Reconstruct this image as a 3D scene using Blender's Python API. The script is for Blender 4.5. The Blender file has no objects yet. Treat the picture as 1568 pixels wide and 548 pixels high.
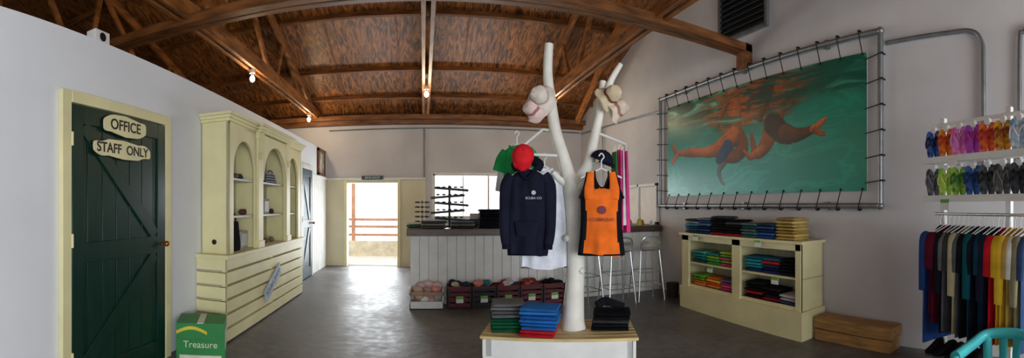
import bpy, math, random
import numpy as np
from mathutils import Vector, Matrix
random.seed(7)
V=Vector
scene=bpy.context.scene
try:
    scene.view_settings.view_transform='Standard'
    scene.view_settings.look='None'
except Exception as e: print(e)

# ------------------------------------------------------------ helpers
def lin(c):
    c=c/255.0
    return c/12.92 if c<=0.04045 else ((c+0.055)/1.055)**2.4
def C(r,g,b): return (lin(r),lin(g),lin(b),1.0)

_m={}
def M(name,col,rough=.6,metal=0.,var=.12,scale=6.,stretch=(1,1,1),bump=0.,spec=.4,emit=None,estr=0,dark=None,detail=4,trans=0):
    if name in _m: return _m[name]
    m=bpy.data.materials.new(name); m.use_nodes=True
    nt=m.node_tree; b=nt.nodes['Principled BSDF']
    tc=nt.nodes.new('ShaderNodeTexCoord'); mp=nt.nodes.new('ShaderNodeMapping')
    mp.inputs['Scale'].default_value=stretch
    nz=nt.nodes.new('ShaderNodeTexNoise'); nz.inputs['Scale'].default_value=scale; nz.inputs['Detail'].default_value=detail
    nt.links.new(tc.outputs['Object'],mp.inputs['Vector']); nt.links.new(mp.outputs['Vector'],nz.inputs['Vector'])
    rp=nt.nodes.new('ShaderNodeValToRGB')
    rp.color_ramp.elements[0].position=.3; rp.color_ramp.elements[1].position=.7
    d=dark if dark else tuple(max(0,x*(1-2*var)) for x in col[:3])+(1,)
    l=tuple(min(1,x*(1+var)) for x in col[:3])+(1,)
    rp.color_ramp.elements[0].color=d; rp.color_ramp.elements[1].color=l
    nt.links.new(nz.outputs['Fac'],rp.inputs['Fac']); nt.links.new(rp.outputs['Color'],b.inputs['Base Color'])
    b.inputs['Roughness'].default_value=rough; b.inputs['Metallic'].default_value=metal
    b.inputs['Specular IOR Level'].default_value=spec
    if bump>0:
        bp=nt.nodes.new('ShaderNodeBump'); bp.inputs['Strength'].default_value=bump; bp.inputs['Distance'].default_value=.02
        nt.links.new(nz.outputs['Fac'],bp.inputs['Height']); nt.links.new(bp.outputs['Normal'],b.inputs['Normal'])
    if emit:
        b.inputs['Emission Color'].default_value=emit; b.inputs['Emission Strength'].default_value=estr
    if trans: b.inputs['Transmission Weight'].default_value=trans
    _m[name]=m; return m

def cloth(rgb):
    return M('cloth_%02x%02x%02x'%rgb,C(*rgb),rough=.9,var=.12,scale=9,bump=.35,spec=.1)

class MB:
    def __init__(s): s.v=[];s.f=[];s.fm=[];s.mats=[]
    def mi(s,m):
        if m not in s.mats: s.mats.append(m)
        return s.mats.index(m)
    def add(s,vs,fs,m):
        o=len(s.v); s.v+=[tuple(v) for v in vs]
        for i,f in enumerate(fs):
            s.f.append([o+k for k in f]); s.fm.append(s.mi(m[i] if isinstance(m,list) else m))
    def box(s,c,size,m,R=None):
        c=V(c); a=[x/2 for x in size]; vs=[]
        for x in(-1,1):
            for y in(-1,1):
                for z in(-1,1):
                    p=V((x*a[0],y*a[1],z*a[2]))
                    if R is not None: p=R@p
                    vs.append(c+p)
        s.add(vs,[(0,1,3,2),(4,6,7,5),(0,4,5,1),(2,3,7,6),(0,2,6,4),(1,5,7,3)],m)
    def bb(s,x0,x1,y0,y1,z0,z1,m):
        s.box(((x0+x1)/2,(y0+y1)/2,(z0+z1)/2),(abs(x1-x0),abs(y1-y0),abs(z1-z0)),m)
    def beam(s,p0,p1,w,h,m,up=(0,0,1)):
        p0=V(p0);p1=V(p1);d=(p1-p0);L=d.length;d.normalize()
        u=V(up)
        if abs(d.dot(u))>.98:u=V((1,0,0))
        x=d.cross(u).normalized(); z=x.cross(d).normalized()
        R=Matrix((x,d,z)).transposed()
        s.box((p0+p1)/2,(w,L,h),m,R)
    def loft(s,rings,m,cap=True,closed=True):
        n=len(rings[0]); vs=[p for r in rings for p in r]; fs=[];ms=[]
        for i in range(len(rings)-1):
            for j in range(n if closed else n-1):
                k=(j+1)%n
                fs.append((i*n+j,i*n+k,(i+1)*n+k,(i+1)*n+j)); ms.append(m(i,j) if callable(m) else m)
        if cap and closed:
            fs.append(tuple(reversed(range(n)))); ms.append(m(0,0) if callable(m) else m)
            fs.append(tuple((len(rings)-1)*n+j for j in range(n))); ms.append(m(len(rings)-2,0) if callable(m) else m)
        s.add(vs,fs,ms)
    def tube(s,pts,rad,m,n=10,smooth=0,flat=1.):
        pts=[V(p) for p in pts]
        if not hasattr(rad,'__len__'): rad=[rad]*len(pts)
        if smooth:
            q=[];r=[]
            for i in range(len(pts)-1):
                p0=pts[max(i-1,0)];p1=pts[i];p2=pts[i+1];p3=pts[min(i+2,len(pts)-1)]
                for k in range(smooth):
                    t=k/smooth
                    q.append(.5*((2*p1)+(p2-p0)*t+(2*p0-5*p1+4*p2-p3)*t*t+(3*p1-p0-3*p2+p3)*t**3))
                    r.append(rad[i]*(1-t)+rad[i+1]*t)
            q.append(pts[-1]);r.append(rad[-1]);pts=q;rad=r
        rings=[];pu=None
        for i,p in enumerate(pts):
            d=(pts[min(i+1,len(pts)-1)]-pts[max(i-1,0)]).normalized()
            if pu is None:
                pu=d.orthogonal().normalized() if abs(d.y)>.9 else d.cross(V((0,1,0))).normalized()
            else:
                pu=(pu-d*pu.dot(d)).normalized()
            w=d.cross(pu)
            rings.append([p+pu*rad[i]*math.cos(a)+w*rad[i]*flat*math.sin(a) for a in [2*math.pi*k/n for k in range(n)]])
        s.loft(rings,m)
    def cyl(s,p0,p1,r,m,n=16,r1=None): s.tube([p0,p1],[r,r if r1 is None else r1],m,n)
    def ell(s,c,r,m,n=14,k=8,z0=-1,z1=1,R=None):
        c=V(c);rings=[]
        for i in range(k+1):
            t=math.asin(z0)+(math.asin(z1)-math.asin(z0))*i/k
            ring=[]
            for j in range(n):
                a=2*math.pi*j/n
                p=V((r[0]*math.cos(t)*math.cos(a),r[1]*math.cos(t)*math.sin(a),r[2]*math.sin(t)))
                if R is not None:p=R@p
                ring.append(c+p)
            rings.append(ring)
        s.loft(rings,m)
    def prism(s,poly,axis,a0,a1,m):
        def mk(p,a):
            return (a,p[0],p[1]) if axis=='x' else ((p[0],a,p[1]) if axis=='y' else (p[0],p[1],a))
        n=len(poly); vs=[mk(p,a0) for p in poly]+[mk(p,a1) for p in poly]
        fs=[tuple(range(n)),tuple(reversed(range(n,2*n)))]+[(i,n+i,n+(i+1)%n,(i+1)%n) for i in range(n)]
        s.add(vs,fs,m)
    def build(s,name,loc=(0,0,0),rz=0,bevel=0,parent=None,R=None,sharp=40):
        me=bpy.data.meshes.new(name); me.from_pydata(s.v,[],s.f)
        for m in s.mats: me.materials.append(m)
        me.polygons.foreach_set('material_index',s.fm); me.update()
        import bmesh
        bm=bmesh.new();bm.from_mesh(me);bmesh.ops.recalc_face_normals(bm,faces=bm.faces[:]);bm.to_mesh(me);bm.free()
        me.shade_smooth()
        try: me.set_sharp_from_angle(angle=math.radians(sharp))
        except Exception: pass
        o=bpy.data.objects.new(name,me); scene.collection.objects.link(o)
        o.location=loc
        if R is not None: o.rotation_euler=R
        else: o.rotation_euler=(0,0,rz)
        if bevel:
            b=o.modifiers.new('bevel','BEVEL');b.width=bevel;b.segments=2;b.limit_method='ANGLE'
        if parent:o.parent=parent
        return o

def ring(c,u,v,a,b,n=24,p=2.):
    c=V(c);u=V(u);v=V(v);o=[]
    for k in range(n):
        t=2*math.pi*k/n;cc=math.cos(t);ss=math.sin(t)
        o.append(c+u*a*math.copysign(abs(cc)**(2/p),cc)+v*b*math.copysign(abs(ss)**(2/p),ss))
    return o

def text(body,size,parent,loc,rot,mat,ext=.003,sx=1.):
    cu=bpy.data.curves.new('lettering','FONT');cu.body=body;cu.size=size;cu.extrude=ext
    cu.align_x='CENTER';cu.align_y='CENTER';cu.materials.append(mat)
    o=bpy.data.objects.new('lettering',cu);scene.collection.objects.link(o)
    o.parent=parent;o.location=loc;o.rotation_euler=rot;o.scale=(sx,1,1)
    return o

# ------------------------------------------------------------ materials
wallL=M('plaster_white_cool',C(234,237,241),rough=.75,var=.03,scale=1.2,bump=.05)
wallR=M('plaster_white_aged',C(202,198,198),rough=.8,var=.07,scale=1.0,bump=.2,detail=7)
cream=M('cream_paint',C(230,222,172),rough=.45,var=.05,scale=3)
creamw=M('cream_wall_paint',C(215,206,174),rough=.6,var=.05,scale=2)
green=M('dark_green_paint',C(18,52,42),rough=.3,var=.12,scale=3,stretch=(6,6,1))
wood=M('roof_timber',C(156,98,48),rough=.5,var=.32,scale=3,stretch=(5,1,5))
woodx=M('roof_timber_x',C(126,78,38),rough=.5,var=.32,scale=3,stretch=(1,5,5))
plank=M('bench_pine',C(212,188,130),rough=.5,var=.15,scale=4,stretch=(1,14,4))
darkwood=M('counter_top_wood',C(92,74,62),rough=.4,var=.25,scale=4,stretch=(1,8,8))
white=M('white_paint',C(226,226,222),rough=.5,var=.05,scale=5)
driftwood=M('painted_driftwood',C(230,227,216),rough=.6,var=.08,scale=6,bump=.4)
metal=M('galvanised_steel',C(140,144,146),rough=.4,metal=.7,var=.1,scale=10)
chrome=M('brushed_aluminium',C(205,208,210),rough=.25,metal=.9,var=.05)
black=M('black_plastic',C(18,18,20),rough=.4)
trunkwood=M('sawn_timber',C(168,126,74),rough=.6,var=.2,scale=4,stretch=(8,1,8))

def floor_mat():
    m=bpy.data.materials.new('polished_concrete');m.use_nodes=True;nt=m.node_tree;b=nt.nodes['Principled BSDF']
    tc=nt.nodes.new('ShaderNodeTexCoord')
    n1=nt.nodes.new('ShaderNodeTexNoise');n1.inputs['Scale'].default_value=1.3;n1.inputs['Detail'].default_value=10;n1.inputs['Roughness'].default_value=.7
    n2=nt.nodes.new('ShaderNodeTexNoise');n2.inputs['Scale'].default_value=11;n2.inputs['Detail'].default_value=6
    for n in(n1,n2): nt.links.new(tc.outputs['Object'],n.inputs['Vector'])
    mx=nt.nodes.new('ShaderNodeMix');mx.data_type='FLOAT';mx.inputs[0].default_value=.35
    nt.links.new(n1.outputs['Fac'],mx.inputs[2]);nt.links.new(n2.outputs['Fac'],mx.inputs[3])
    rp=nt.nodes.new('ShaderNodeValToRGB')
    rp.color_ramp.elements[0].position=.38;rp.color_ramp.elements[0].color=C(64,62,64)
    rp.color_ramp.elements[1].position=.62;rp.color_ramp.elements[1].color=C(124,122,122)
    nt.links.new(mx.outputs[0],rp.inputs['Fac']);nt.links.new(rp.outputs['Color'],b.inputs['Base Color'])
    mr=nt.nodes.new('ShaderNodeMapRange');mr.inputs['From Min'].default_value=.35;mr.inputs['From Max'].default_value=.65;mr.inputs['To Min'].default_value=.36;mr.inputs['To Max'].default_value=.6
    nt.links.new(mx.outputs[0],mr.inputs['Value']);nt.links.new(mr.outputs['Result'],b.inputs['Roughness'])
    b.inputs['Specular IOR Level'].default_value=.65
    bp=nt.nodes.new('ShaderNodeBump');bp.inputs['Strength'].default_value=.35;bp.inputs['Distance'].default_value=.01
    nt.links.new(n2.outputs['Fac'],bp.inputs['Height']);nt.links.new(bp.outputs['Normal'],b.inputs['Normal'])
    return m
def ply_mat():
    m=bpy.data.materials.new('plywood_ceiling');m.use_nodes=True;nt=m.node_tree;b=nt.nodes['Principled BSDF']
    tc=nt.nodes.new('ShaderNodeTexCoord');mp=nt.nodes.new('ShaderNodeMapping');mp.inputs['Scale'].default_value=(6,1.2,1)
    n1=nt.nodes.new('ShaderNodeTexNoise');n1.inputs['Scale'].default_value=1.6;n1.inputs['Detail'].default_value=6;n1.inputs['Distortion'].default_value=3.0
    nt.links.new(tc.outputs['Object'],mp.inputs['Vector']);nt.links.new(mp.outputs['Vector'],n1.inputs['Vector'])
    rp=nt.nodes.new('ShaderNodeValToRGB')
    e=rp.color_ramp.elements;e[0].position=.38;e[0].color=C(66,38,16);e[1].position=.66;e[1].color=C(168,106,52)
    nt.links.new(n1.outputs['Fac'],rp.inputs['Fac'])
    nt.links.new(rp.outputs['Color'],b.inputs['Base Color']);b.inputs['Roughness'].default_value=.5
    return m

# ------------------------------------------------------------ room
XL=-2.27; XR=3.8; YB=9.6; YF=-3.6; RIDGE=3.0; SL=.36; EAVE=3.5
XO=-8.5
def roof(y): return EAVE+SL*(YB-y if y>RIDGE else (y-YF))
b=MB(); b.bb(XO-.2,XR+.2,YF-.2,YB+.2,-.2,0,floor_mat()); b.build('floor')
b=MB(); ply=ply_mat(); top=roof(RIDGE)
b.prism([(YB+.25,EAVE-.09),(YB+.25,EAVE+.03),(RIDGE,top+.12),(YF-.25,EAVE+.03),(YF-.25,EAVE-.09),(RIDGE,top)],'x',XO-.2,XR+.2,ply)
b.build('ceiling')
b=MB(); b.prism([(YF,0),(YB,0),(YB,EAVE),(RIDGE,top),(YF,EAVE)],'x',XR,XR+.2,wallR); b.build('wall_right')
b=MB(); b.prism([(YF,0),(YB,0),(YB,EAVE),(RIDGE,top),(YF,EAVE)],'x',XO-.2,XO,wallR); b.build('wall_outer_left')
b=MB()
b.bb(XL-.15,XL,YF,YB,0,2.68,wallL)
b.build('wall_left')
DX0,DX1,DZ=-1.77,-.60,1.93
WX0,WX1,WZ0,WZ1=.22,2.03,1.12,2.14
b=MB()
w=wallR;y0,y1=YB,YB+.2
b.bb(XO,DX0,y0,y1,0,3.42,w); b.bb(DX0,DX1,y0,y1,DZ,3.42,w); b.bb(DX1,WX0,y0,y1,0,3.42,w)
b.bb(WX0,WX1,y0,y1,0,WZ0,w); b.bb(WX0,WX1,y0,y1,WZ1,3.42,w); b.bb(WX1,XR,y0,y1,0,3.42,w)
b.build('wall_back')
b=MB();y0,y1=YF-.2,YF
b.bb(XO,-1.4,y0,y1,0,3.5,wallR);b.bb(-1.4,3.6,y0,y1,2.7,3.5,wallR);b.bb(3.6,XR,y0,y1,0,3.5,wallR)
b.build('wall_front')
b=MB()
b.bb(XL+.0,DX0,YB-.04,YB,0,2.0,creamw);b.bb(DX1,.05,YB-.04,YB,0,2.0,creamw);b.bb(DX0,DX1,YB-.04,YB,DZ,2.0,creamw)
b.bb(DX0-.07,DX0,YB-.06,YB-.04,0,2.0,cream);b.bb(DX1,DX1+.07,YB-.06,YB-.04,0,2.0,cream);b.bb(XL+.0,.05,YB-.07,YB-.04,2.0,2.05,white)
b.build('trim_1',bevel=.004)
b=MB()
for i in range(8): b.bb(XL,XL+.02,8.3+i*.15,8.3+i*.15+.14,.0,2.0,white)
b.bb(XL,XL+.04,8.25,YB-.08,2.0,2.06,white)
b.build('trim_2',bevel=.004)
b=MB();t=.05
b.bb(WX0,WX1,YB-.03,YB+.08,WZ1-t,WZ1+.03,white);b.bb(WX0,WX1,YB-.06,YB+.08,WZ0-.03,WZ0+t,white)
b.bb(WX0-.03,WX0+t,YB-.03,YB+.08,WZ0,WZ1,white);b.bb(WX1-t,WX1+.03,YB-.03,YB+.08,WZ0,WZ1,white)
b.bb(1.48,1.53,YB,YB+.06,WZ0,WZ1,white);b.bb(.9,.93,YB,YB+.06,WZ0,WZ1,white)
b.build('window_1',bevel=.004)
b=MB();pale=M('shutter_panel',C(226,214,200),rough=.5,var=.04)
b.bb(XR-.03,XR,6.05,7.25,1.1,1.12+.62,pale)
for z in(1.08,1.74): b.bb(XR-.06,XR,6.0,7.3,z,z+.05,white)
for y in(6.0,6.62,7.25): b.bb(XR-.06,XR,y,y+.05,1.08,1.79,white)
b.build('window_2',bevel=.004)
b=MB();vent=M('vent_louvre',C(38,42,44),rough=.6)
b.bb(XR-.05,XR,3.52,4.37,3.62,3.66,metal)
for y in(3.49,4.37): b.bb(XR-.05,XR,y,y+.04,3.62,4.5,metal)
b.bb(XR-.01,XR,3.52,4.37,3.66,4.5,black)
for i in range(11): b.box((XR-.03,3.945,3.70+i*.075),(.012,.84,.07),vent,Matrix.Rotation(.6,3,'Y'))
b.build('gable_vent')  # louvred vent high in the right gable wall, no glazing

b=MB()
for y in(8.85,8.0,6.7,5.4,4.1):
    b.box((( XO+XR)/2,y,roof(y)-.045),(XR-XO,.05,.1),woodx,Matrix.Rotation(-math.atan(SL),3,'X'))
b.bb(XO,XR,YB-.16,YB-.01,3.26,3.42,woodx)
b.bb(XO,XR,YB-.34,YB-.24,3.34,3.44,woodx)
b.build('ceiling_purlins',bevel=.005)
b=MB()
for i in range(10):
    x=3.2-i*1.22
    b.beam((x,9.3,roof(9.3)-.004),(x,3.1,roof(3.1)-.004),.03,.012,woodx)
b.build('ceiling_batten')
bolt=M('galvanised_bolt',C(120,120,120),metal=.8,rough=.4)
for X in(-7.2,-4.85,-2.45,.05,2.42):
    b=MB()
    b.beam((X-.05,YB-.05,3.50),(X-.05,-1.2,3.50),.05,.2,wood); b.beam((X+.05,YB-.05,3.50),(X+.05,-1.2,3.50),.05,.2,wood)
    b.beam((X,YB-.2,roof(YB-.2)-.16),(X,RIDGE,top-.16),.06,.14,wood)
    def web(ya,yb):
        b.beam((X,ya,3.45),(X,yb,roof(yb)-.14),.05,.1,wood)
        for s in(-.08,.08): b.cyl((X+s-.004,ya,3.5),(X+s+.004,ya,3.5),.018,bolt,8)
    web(8.4,8.05);web(8.2,7.0);web(6.6,7.0);web(6.4,5.0);web(4.6,5.0);web(4.5,RIDGE+.2);web(RIDGE,RIDGE+.01)
    b.build('roof_truss',bevel=.006)
b=MB()
b.bb(XO,XR,3.78,3.9,3.36,3.46,woodx)
b.bb(XO,XR,3.92,4.0,3.36,3.46,woodx)
b.box((XR-.06,3.87,3.31),(.12,.18,.32),woodx)
b.build('roof_tie_beam',bevel=.006)
b=MB()
b.beam((3.2,8.3,3.2),(3.2,6.2,4.55),.06,.12,wood)
b.build('roof_brace')
b=MB();b.bb(-.05,.05,-.08,.08,0,.1,white);b.cyl((.05,0,.05),(.056,0,.05),.035,black);b.build('wall_speaker',loc=(XL-.07,2.37,2.681),bevel=.006)

glow=M('bulb_glow',C(255,240,215),emit=(1,.9,.74,1),estr=18)
for (x,y) in((-2.45,5.64),(-2.45,8.7),(.05,7.0),(2.42,7.45)):
    b=MB()
    b.cyl((0,0,.0),(0,0,-.05),.045,white);b.cyl((0,0,-.05),(0,0,-.09),.022,white)
    b.ell((0,0,-.13),(.038,.038,.048),glow)
    b.build('ceiling_bulb',loc=(x,y,3.40))
    l=bpy.data.lights.new('bulb_light','POINT');l.energy=20;l.color=(1,.76,.48);l.shadow_soft_size=.05
    o=bpy.data.objects.new('bulb_light',l);scene.collection.objects.link(o);o.location=(x,y,3.40-.22)

# ------------------------------------------------------------ office door
def zdoor(name,y0,y1,z1,panel,trimm,X=XL):
    X=X+.002
    b=MB()
    n=7;wd=(y1-y0)/n
    b.bb(X+.0,X+.02,y0,y1,0.01,z1,panel)
    for i in range(n): b.bb(X+.02,X+.028,y0+i*wd+.004,y0+(i+1)*wd-.004,.02,z1-.01,panel)
    f=.028
    for (a,c) in((y0,y0+.11),(y1-.11,y1)): b.bb(X+f,X+f+.018,a,c,.01,z1,panel)
    for(a,c) in((.02,.2),(.98,1.13),(z1-.13,z1)): b.bb(X+f,X+f+.0165,y0,y1,a,c,panel)
    b.beam((X+f+.008,y0+.12,z1-.14),(X+f+.008,y1-.14,1.14),.11,.014,panel,up=(1,0,0))
    b.beam((X+f+.008,y0+.12,.22),(X+f+.008,y1-.14,.97),.11,.014,panel,up=(1,0,0))
    brass=M('brass',C(200,120,50),rough=.3,metal=.8)
    b.cyl((X+.045,y1-.05,1.06),(X+.09,y1-.05,1.06),.012,brass);b.ell((X+.1,y1-.05,1.06),(.026,.026,.026),brass)
    for z in(.3,1.15,z1-.25): b.cyl((X+.05,y0-.005,z-.05),(X+.05,y0-.005,z+.05),.01,trimm)
    o=b.build(name,bevel=.003)
    b=MB();t=.085
    b.bb(X,X+.05,y0-t-.01,y0-.01,0,z1+t+.01,trimm);b.bb(X,X+.05,y1+.01,y1+.01+t,0,z1+t+.01,trimm);b.bb(X,X+.055,y0-.01,y1+.01,z1+.01,z1+t+.01,trimm)
    b.build('trim_3',bevel=.004)
    return o
zdoor('door_1',1.99,3.12,2.13,green,cream)
teal=M('teal_door_paint',C(36,66,78),rough=.4)
zdoor('door_2',7.45,8.12,2.1,teal,white)
def sign(name,y0,y1,z0,z1,txt,size):
    b=MB();L=y1-y0;H=z1-z0;poly=[]
    N=40
    for k in range(N):
        t=2*math.pi*k/N;c=math.cos(t);s_=math.sin(t)
        yy=L/2*math.copysign(abs(c)**.35,c);zz=H/2*math.copysign(abs(s_)**.45,s_)*(.86+.14*math.cos(yy/L*2*math.pi*1.0))
        zz+= .008*math.sin(yy*30)
        poly.append((yy,zz))
    b.prism(poly,'x',0,.015,cream)
    b.prism([(p[0]*1.02,p[1]*1.06) for p in poly],'x',-.003,.008,black)
    o=b.build(name,loc=(XL+.054,(y0+y1)/2,(z0+z1)/2))
    tx_=text(txt,size,o,(.016,0,0),(math.pi/2,0,math.pi/2),black,ext=.001)
    tx_.data.offset=.0022
sign('office_sign',2.29,2.81,1.95,2.12,'OFFICE',.115)
sign('staff_only_sign',2.18,2.87,1.77,1.92,'STAFF  ONLY',.105)

# ------------------------------------------------------------ hutch
def hutch():
    b=MB();Y0,Y1=3.78,6.42;XB=XL+.01;XF=-1.92;c=cream
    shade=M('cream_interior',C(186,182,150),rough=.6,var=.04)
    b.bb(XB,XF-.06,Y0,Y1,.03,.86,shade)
    for i in range(6):
        z=.02+i*.145
        b.bb(XF-.06,XF,Y0-.04,Y1+.02,z,z+.118,c); b.bb(XB,XF-.0,Y0-.045,Y0-.01,z,z+.118,c)
    for y in(Y0,(Y0+Y1)/2,Y1-.06): b.bb(XF-.07,XF-.03,y,y+.06,0,.86,c)
    b.bb(XB,XF+.04,Y0-.06,Y1+.04,.86,.90,c)
    xf=XF-.02;U0=3.85
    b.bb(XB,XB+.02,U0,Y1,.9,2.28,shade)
    b.bb(XB,xf,U0,U0+.03,.9,2.28,c);b.bb(XB,xf,Y1-.03,Y1,.9,2.28,c)
    b.bb(XB,xf,U0,Y1,2.25,2.28,c)
    bays=[(3.97,4.56,1.78,2.12,0),(4.77,5.63,1.72,2.16,.03),(5.78,6.26,1.80,2.12,0)]
    edges=[U0]+[v for a in bays for v in(a[0],a[1])]+[Y1]
    for i in range(0,len(edges),2):
        b.bb(xf-.03,xf,edges[i],edges[i+1],.9,2.28,c)
    for y in(4.66,5.70):
        b.bb(XB,xf-.0,y-.015,y+.015,.9,2.26,c)
        b.bb(xf,xf+.03,y-.075,y+.075,.9,2.28,c)
        b.bb(xf+.03,xf+.04,y-.05,y+.05,1.95,2.05,c);b.cyl((xf+.04,y,2.0),(xf+.05,y,2.0),.04,c,16);b.ell((xf+.05,y,2.0),(.012,.02,.02),c)
        b.bb(xf,xf+.045,y-.09,y+.09,.9,.98,c);b.bb(xf,xf+.045,y-.09,y+.09,2.2,2.28,c)
    for (a,d,zs,zt,pr) in bays:
        N=18;cy=(a+d)/2;R=(d-a)/2;h=zt-zs
        arc=[(cy+R*math.cos(math.pi*k/N),zs+h*math.sin(math.pi*k/N)) for k in range(N+1)]
        for k in range(N):
            p,q=arc[k],arc[k+1]
            b.prism([p,q,(q[0],2.27),(p[0],2.27)],'x',xf-.03,xf+pr*.9,c)
        for zz in(1.27,1.68):
            b.bb(XB,xf-.04,a-.1,d+.1,zz,zz+.022,white)
    for k,(h,e) in enumerate(((.03,.02),(.03,.04),(.025,.065))):
        z=2.28+.03*k
        b.bb(XB,xf+e,U0-e,Y1+e,z,z+.03,c)
        b.bb(XB,xf+e+.05,4.6-e,5.76+e,z-.0,z+.032,c)
    b.cyl((xf-.17,U0-.004,1.02),(xf-.17,U0+.002,1.02),.028,black)
    return b.build('display_hutch',bevel=.004)
hutch()
def shell(m):
    b=MB();b.ell((0,0,.03),(.05,.04,.03),m);b.ell((.03,0,.04),(.025,.02,.02),m)
    for k in range(4): b.ell((-.03+.02*k,0,.05),(.012,.03-.004*k,.02),m)
    return b
shm=[M('shell_%d'%i,C(*c),rough=.5) for i,c in enumerate([(60,55,50),(110,90,70),(40,50,70),(120,110,100),(90,60,50)])]
k=0
for (y,z) in((4.12,1.703),(4.27,1.703),(4.42,1.703),(4.15,1.293),(4.5,1.293),(5.45,1.293),(5.2,.901),(5.0,.901),(5.45,.901),(6.0,1.293),(6.1,1.703)):
    shell(shm[k%5]).build('seashell',loc=(-2.08,y,z),rz=k);k+=1
def bag(cols,w,h,name,loc,rz):
    b=MB();m=[cloth(c) for c in cols]
    rings=[]
    for i in range(9):
        t=i/8;a=w/2*(1-.12*t)*(.75+.25*min(1,t*6+.01));d=.07*(1-.6*t)
        rings.append(ring((0,0,h*t),(1,0,0),(0,1,0),a,d,20,3))
    b.loft(rings,lambda i,j:m[i%len(m)])
    b.tube([(-w*.3,0,h*.98),(-w*.2,0,h*1.25),(w*.2,0,h*1.25),(w*.3,0,h*.98)],.008,m[0],8,smooth=5)
    return b.build(name,loc=loc,rz=rz)
bag([(40,60,70),(80,110,90),(60,50,70)],.34,.2,'tote_bag',(-2.08,5.0,1.703),math.pi/2)
bag([(60,75,120),(170,170,160)],.3,.14,'tote_bag',(-2.07,5.38,1.703),math.pi/2)
bag([(20,22,26)],.3,.32,'tote_bag',(-2.07,4.2,.901),math.pi/2)
bag([(20,22,30)],.3,.26,'tote_bag',(-2.07,6.0,.901),math.pi/2)
for (y,z,c) in((4.98,1.293,(60,150,160)),(5.2,1.293,(170,170,180)),(4.48,.901,(190,190,190))):
    b=MB();b.bb(-.02,.02,-.09,.09,0,.2,cloth(c));b.bb(.018,.024,-.07,.07,.03,.17,white);b.beam((-.08,0,0),(-.015,0,.14),.02,.01,black)
    b.build('picture_book',loc=(-2.07,y,z))
b=MB();sg=M('pale_blue_sign',C(186,198,210),rough=.6)
R=Matrix.Rotation(.5,3,'X')
b.box((0,0,0),(.014,.62,.17),sg,R)
o=b.build('shop_name_sign',loc=(-1.903,5.05,.42))
text('SCUBA SHOP',.09,o,(.008,0,0),(math.pi/2,0,math.pi/2),M('sign_letter',C(90,100,120)),ext=.001).rotation_euler=(Matrix.Rotation(.5,3,'X')@Matrix.Rotation(math.pi/2,3,'Z')@Matrix.Rotation(math.pi/2,3,'X')).to_euler()

b=MB();gb=M('carton_green',C(36,132,60),rough=.5,var=.08);wh=M('carton_white',C(220,220,200),rough=.5)
yl=M('carton_yellow',C(220,200,60))
b.bb(-.22,.22,-.16,.16,0,.34,gb)
b.bb(-.19,.19,-.1625,-.16,.02,.055,wh)
N=20
b.prism([(.15*math.cos(t),.14+.062*math.sin(t)) for t in [2*math.pi*k/N for k in range(N)]],'y',-.1635,-.16,gb)
b.prism([(-.22+.28*k/9,.27+.045*math.sin(k*.35)) for k in range(10)]+[(.06-.28*k/9,.24+.045*math.sin((9-k)*.35)) for k in range(10)],'y',-.1635,-.16,yl)
b.bb(-.22,-.0035,-.16,.16,.34,.344,gb);b.bb(.0035,.22,-.16,.16,.34,.344,gb)
b.bb(-.03,.03,-.162,.162,.34,.347,wh)
b.bb(.22,.222,-.12,.12,.1,.26,wh)
o=b.build('cardboard_carton',loc=(-1.98,3.38,0),rz=.42,bevel=.003)
text('Treasure',.085,o,(0,-.165,.15),(math.pi/2,0,0),wh,ext=.001)

b=MB();br=M('brown_frame',C(110,60,30),rough=.4)
b.bb(XL,XL+.02,8.75,9.3,2.12,2.72-.12,M('picture_print',C(180,170,150),var=.4,scale=6))
for(a,c,d,e) in((8.7,8.78,2.06,2.66),(9.27,9.35,2.06,2.66),(8.7,9.35,2.06,2.13),(8.7,9.35,2.59,2.66)): b.bb(XL,XL+.04,a,c,d,e,br)
b.build('framed_picture',bevel=.004)
b=MB();b.bb(-1.42,-.92,YB-.1,YB-.07,2.0,2.09,M('slate_blue_sign',C(60,80,92)))
o=b.build('dive_shop_sign',bevel=.004)
text('DIVE SHOP',.07,o,(-1.17,YB-.102,2.045),(math.pi/2,0,0),white,ext=.001)
b=MB();r=.014
b.tube([(-2.2,YB-.03,3.16),(1.0,YB-.03,3.19),(3.75,YB-.03,3.19)],r,metal,8)
b.tube([(.02,YB-.03,3.2),(.02,YB-.03,2.0)],.02,metal,8)
b.build('conduit_pipe')
b=MB()
b.tube([(3.77,9.5,3.16),(3.77,6.1,3.0),(3.77,5.92,2.98)],r,metal,8)
b.tube([(3.75,8.2,3.1),(3.75,8.2,1.3)],r,metal,8)
b.build('conduit_pipe')
b=MB()
b.tube([(3.765,1.88,3.04),(3.765,1.25,3.04),(3.765,1.0,3.03),(3.765,.9,2.93),(3.765,.88,2.7),(3.765,.88,1.6)],.022,metal,10,smooth=5)
b.tube([(3.765,-.6,3.03),(3.765,.35,3.03),(3.765,.5,2.98),(3.765,.54,2.85),(3.765,.54,1.6)],.022,metal,10,smooth=5)
b.build('conduit_pipe')

b=MB();deck=M('deck_concrete',C(215,205,190),rough=.7)
b.bb(-4,3,YB+.2,12.2,-.2,0,deck);b.build('deck')
b=MB();b.bb(-4,3,11.6,11.75,0,.42,M('deck_wall_cream',C(214,204,176)));b.build('wall_deck')
b=MB();rw=M('rail_wood',C(190,140,108),rough=.6)
for z in(.55,.78,.98): b.bb(-4,3,11.62,11.7,z,z+.07,rw)
for x in(-3,-2.02,-.2,1.4,2.8): b.bb(x,x+.1,11.6,11.7,.42,1.0 if x!=-2.02 else 2.6,rw)
b.build('deck_railing',bevel=.004)

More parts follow.
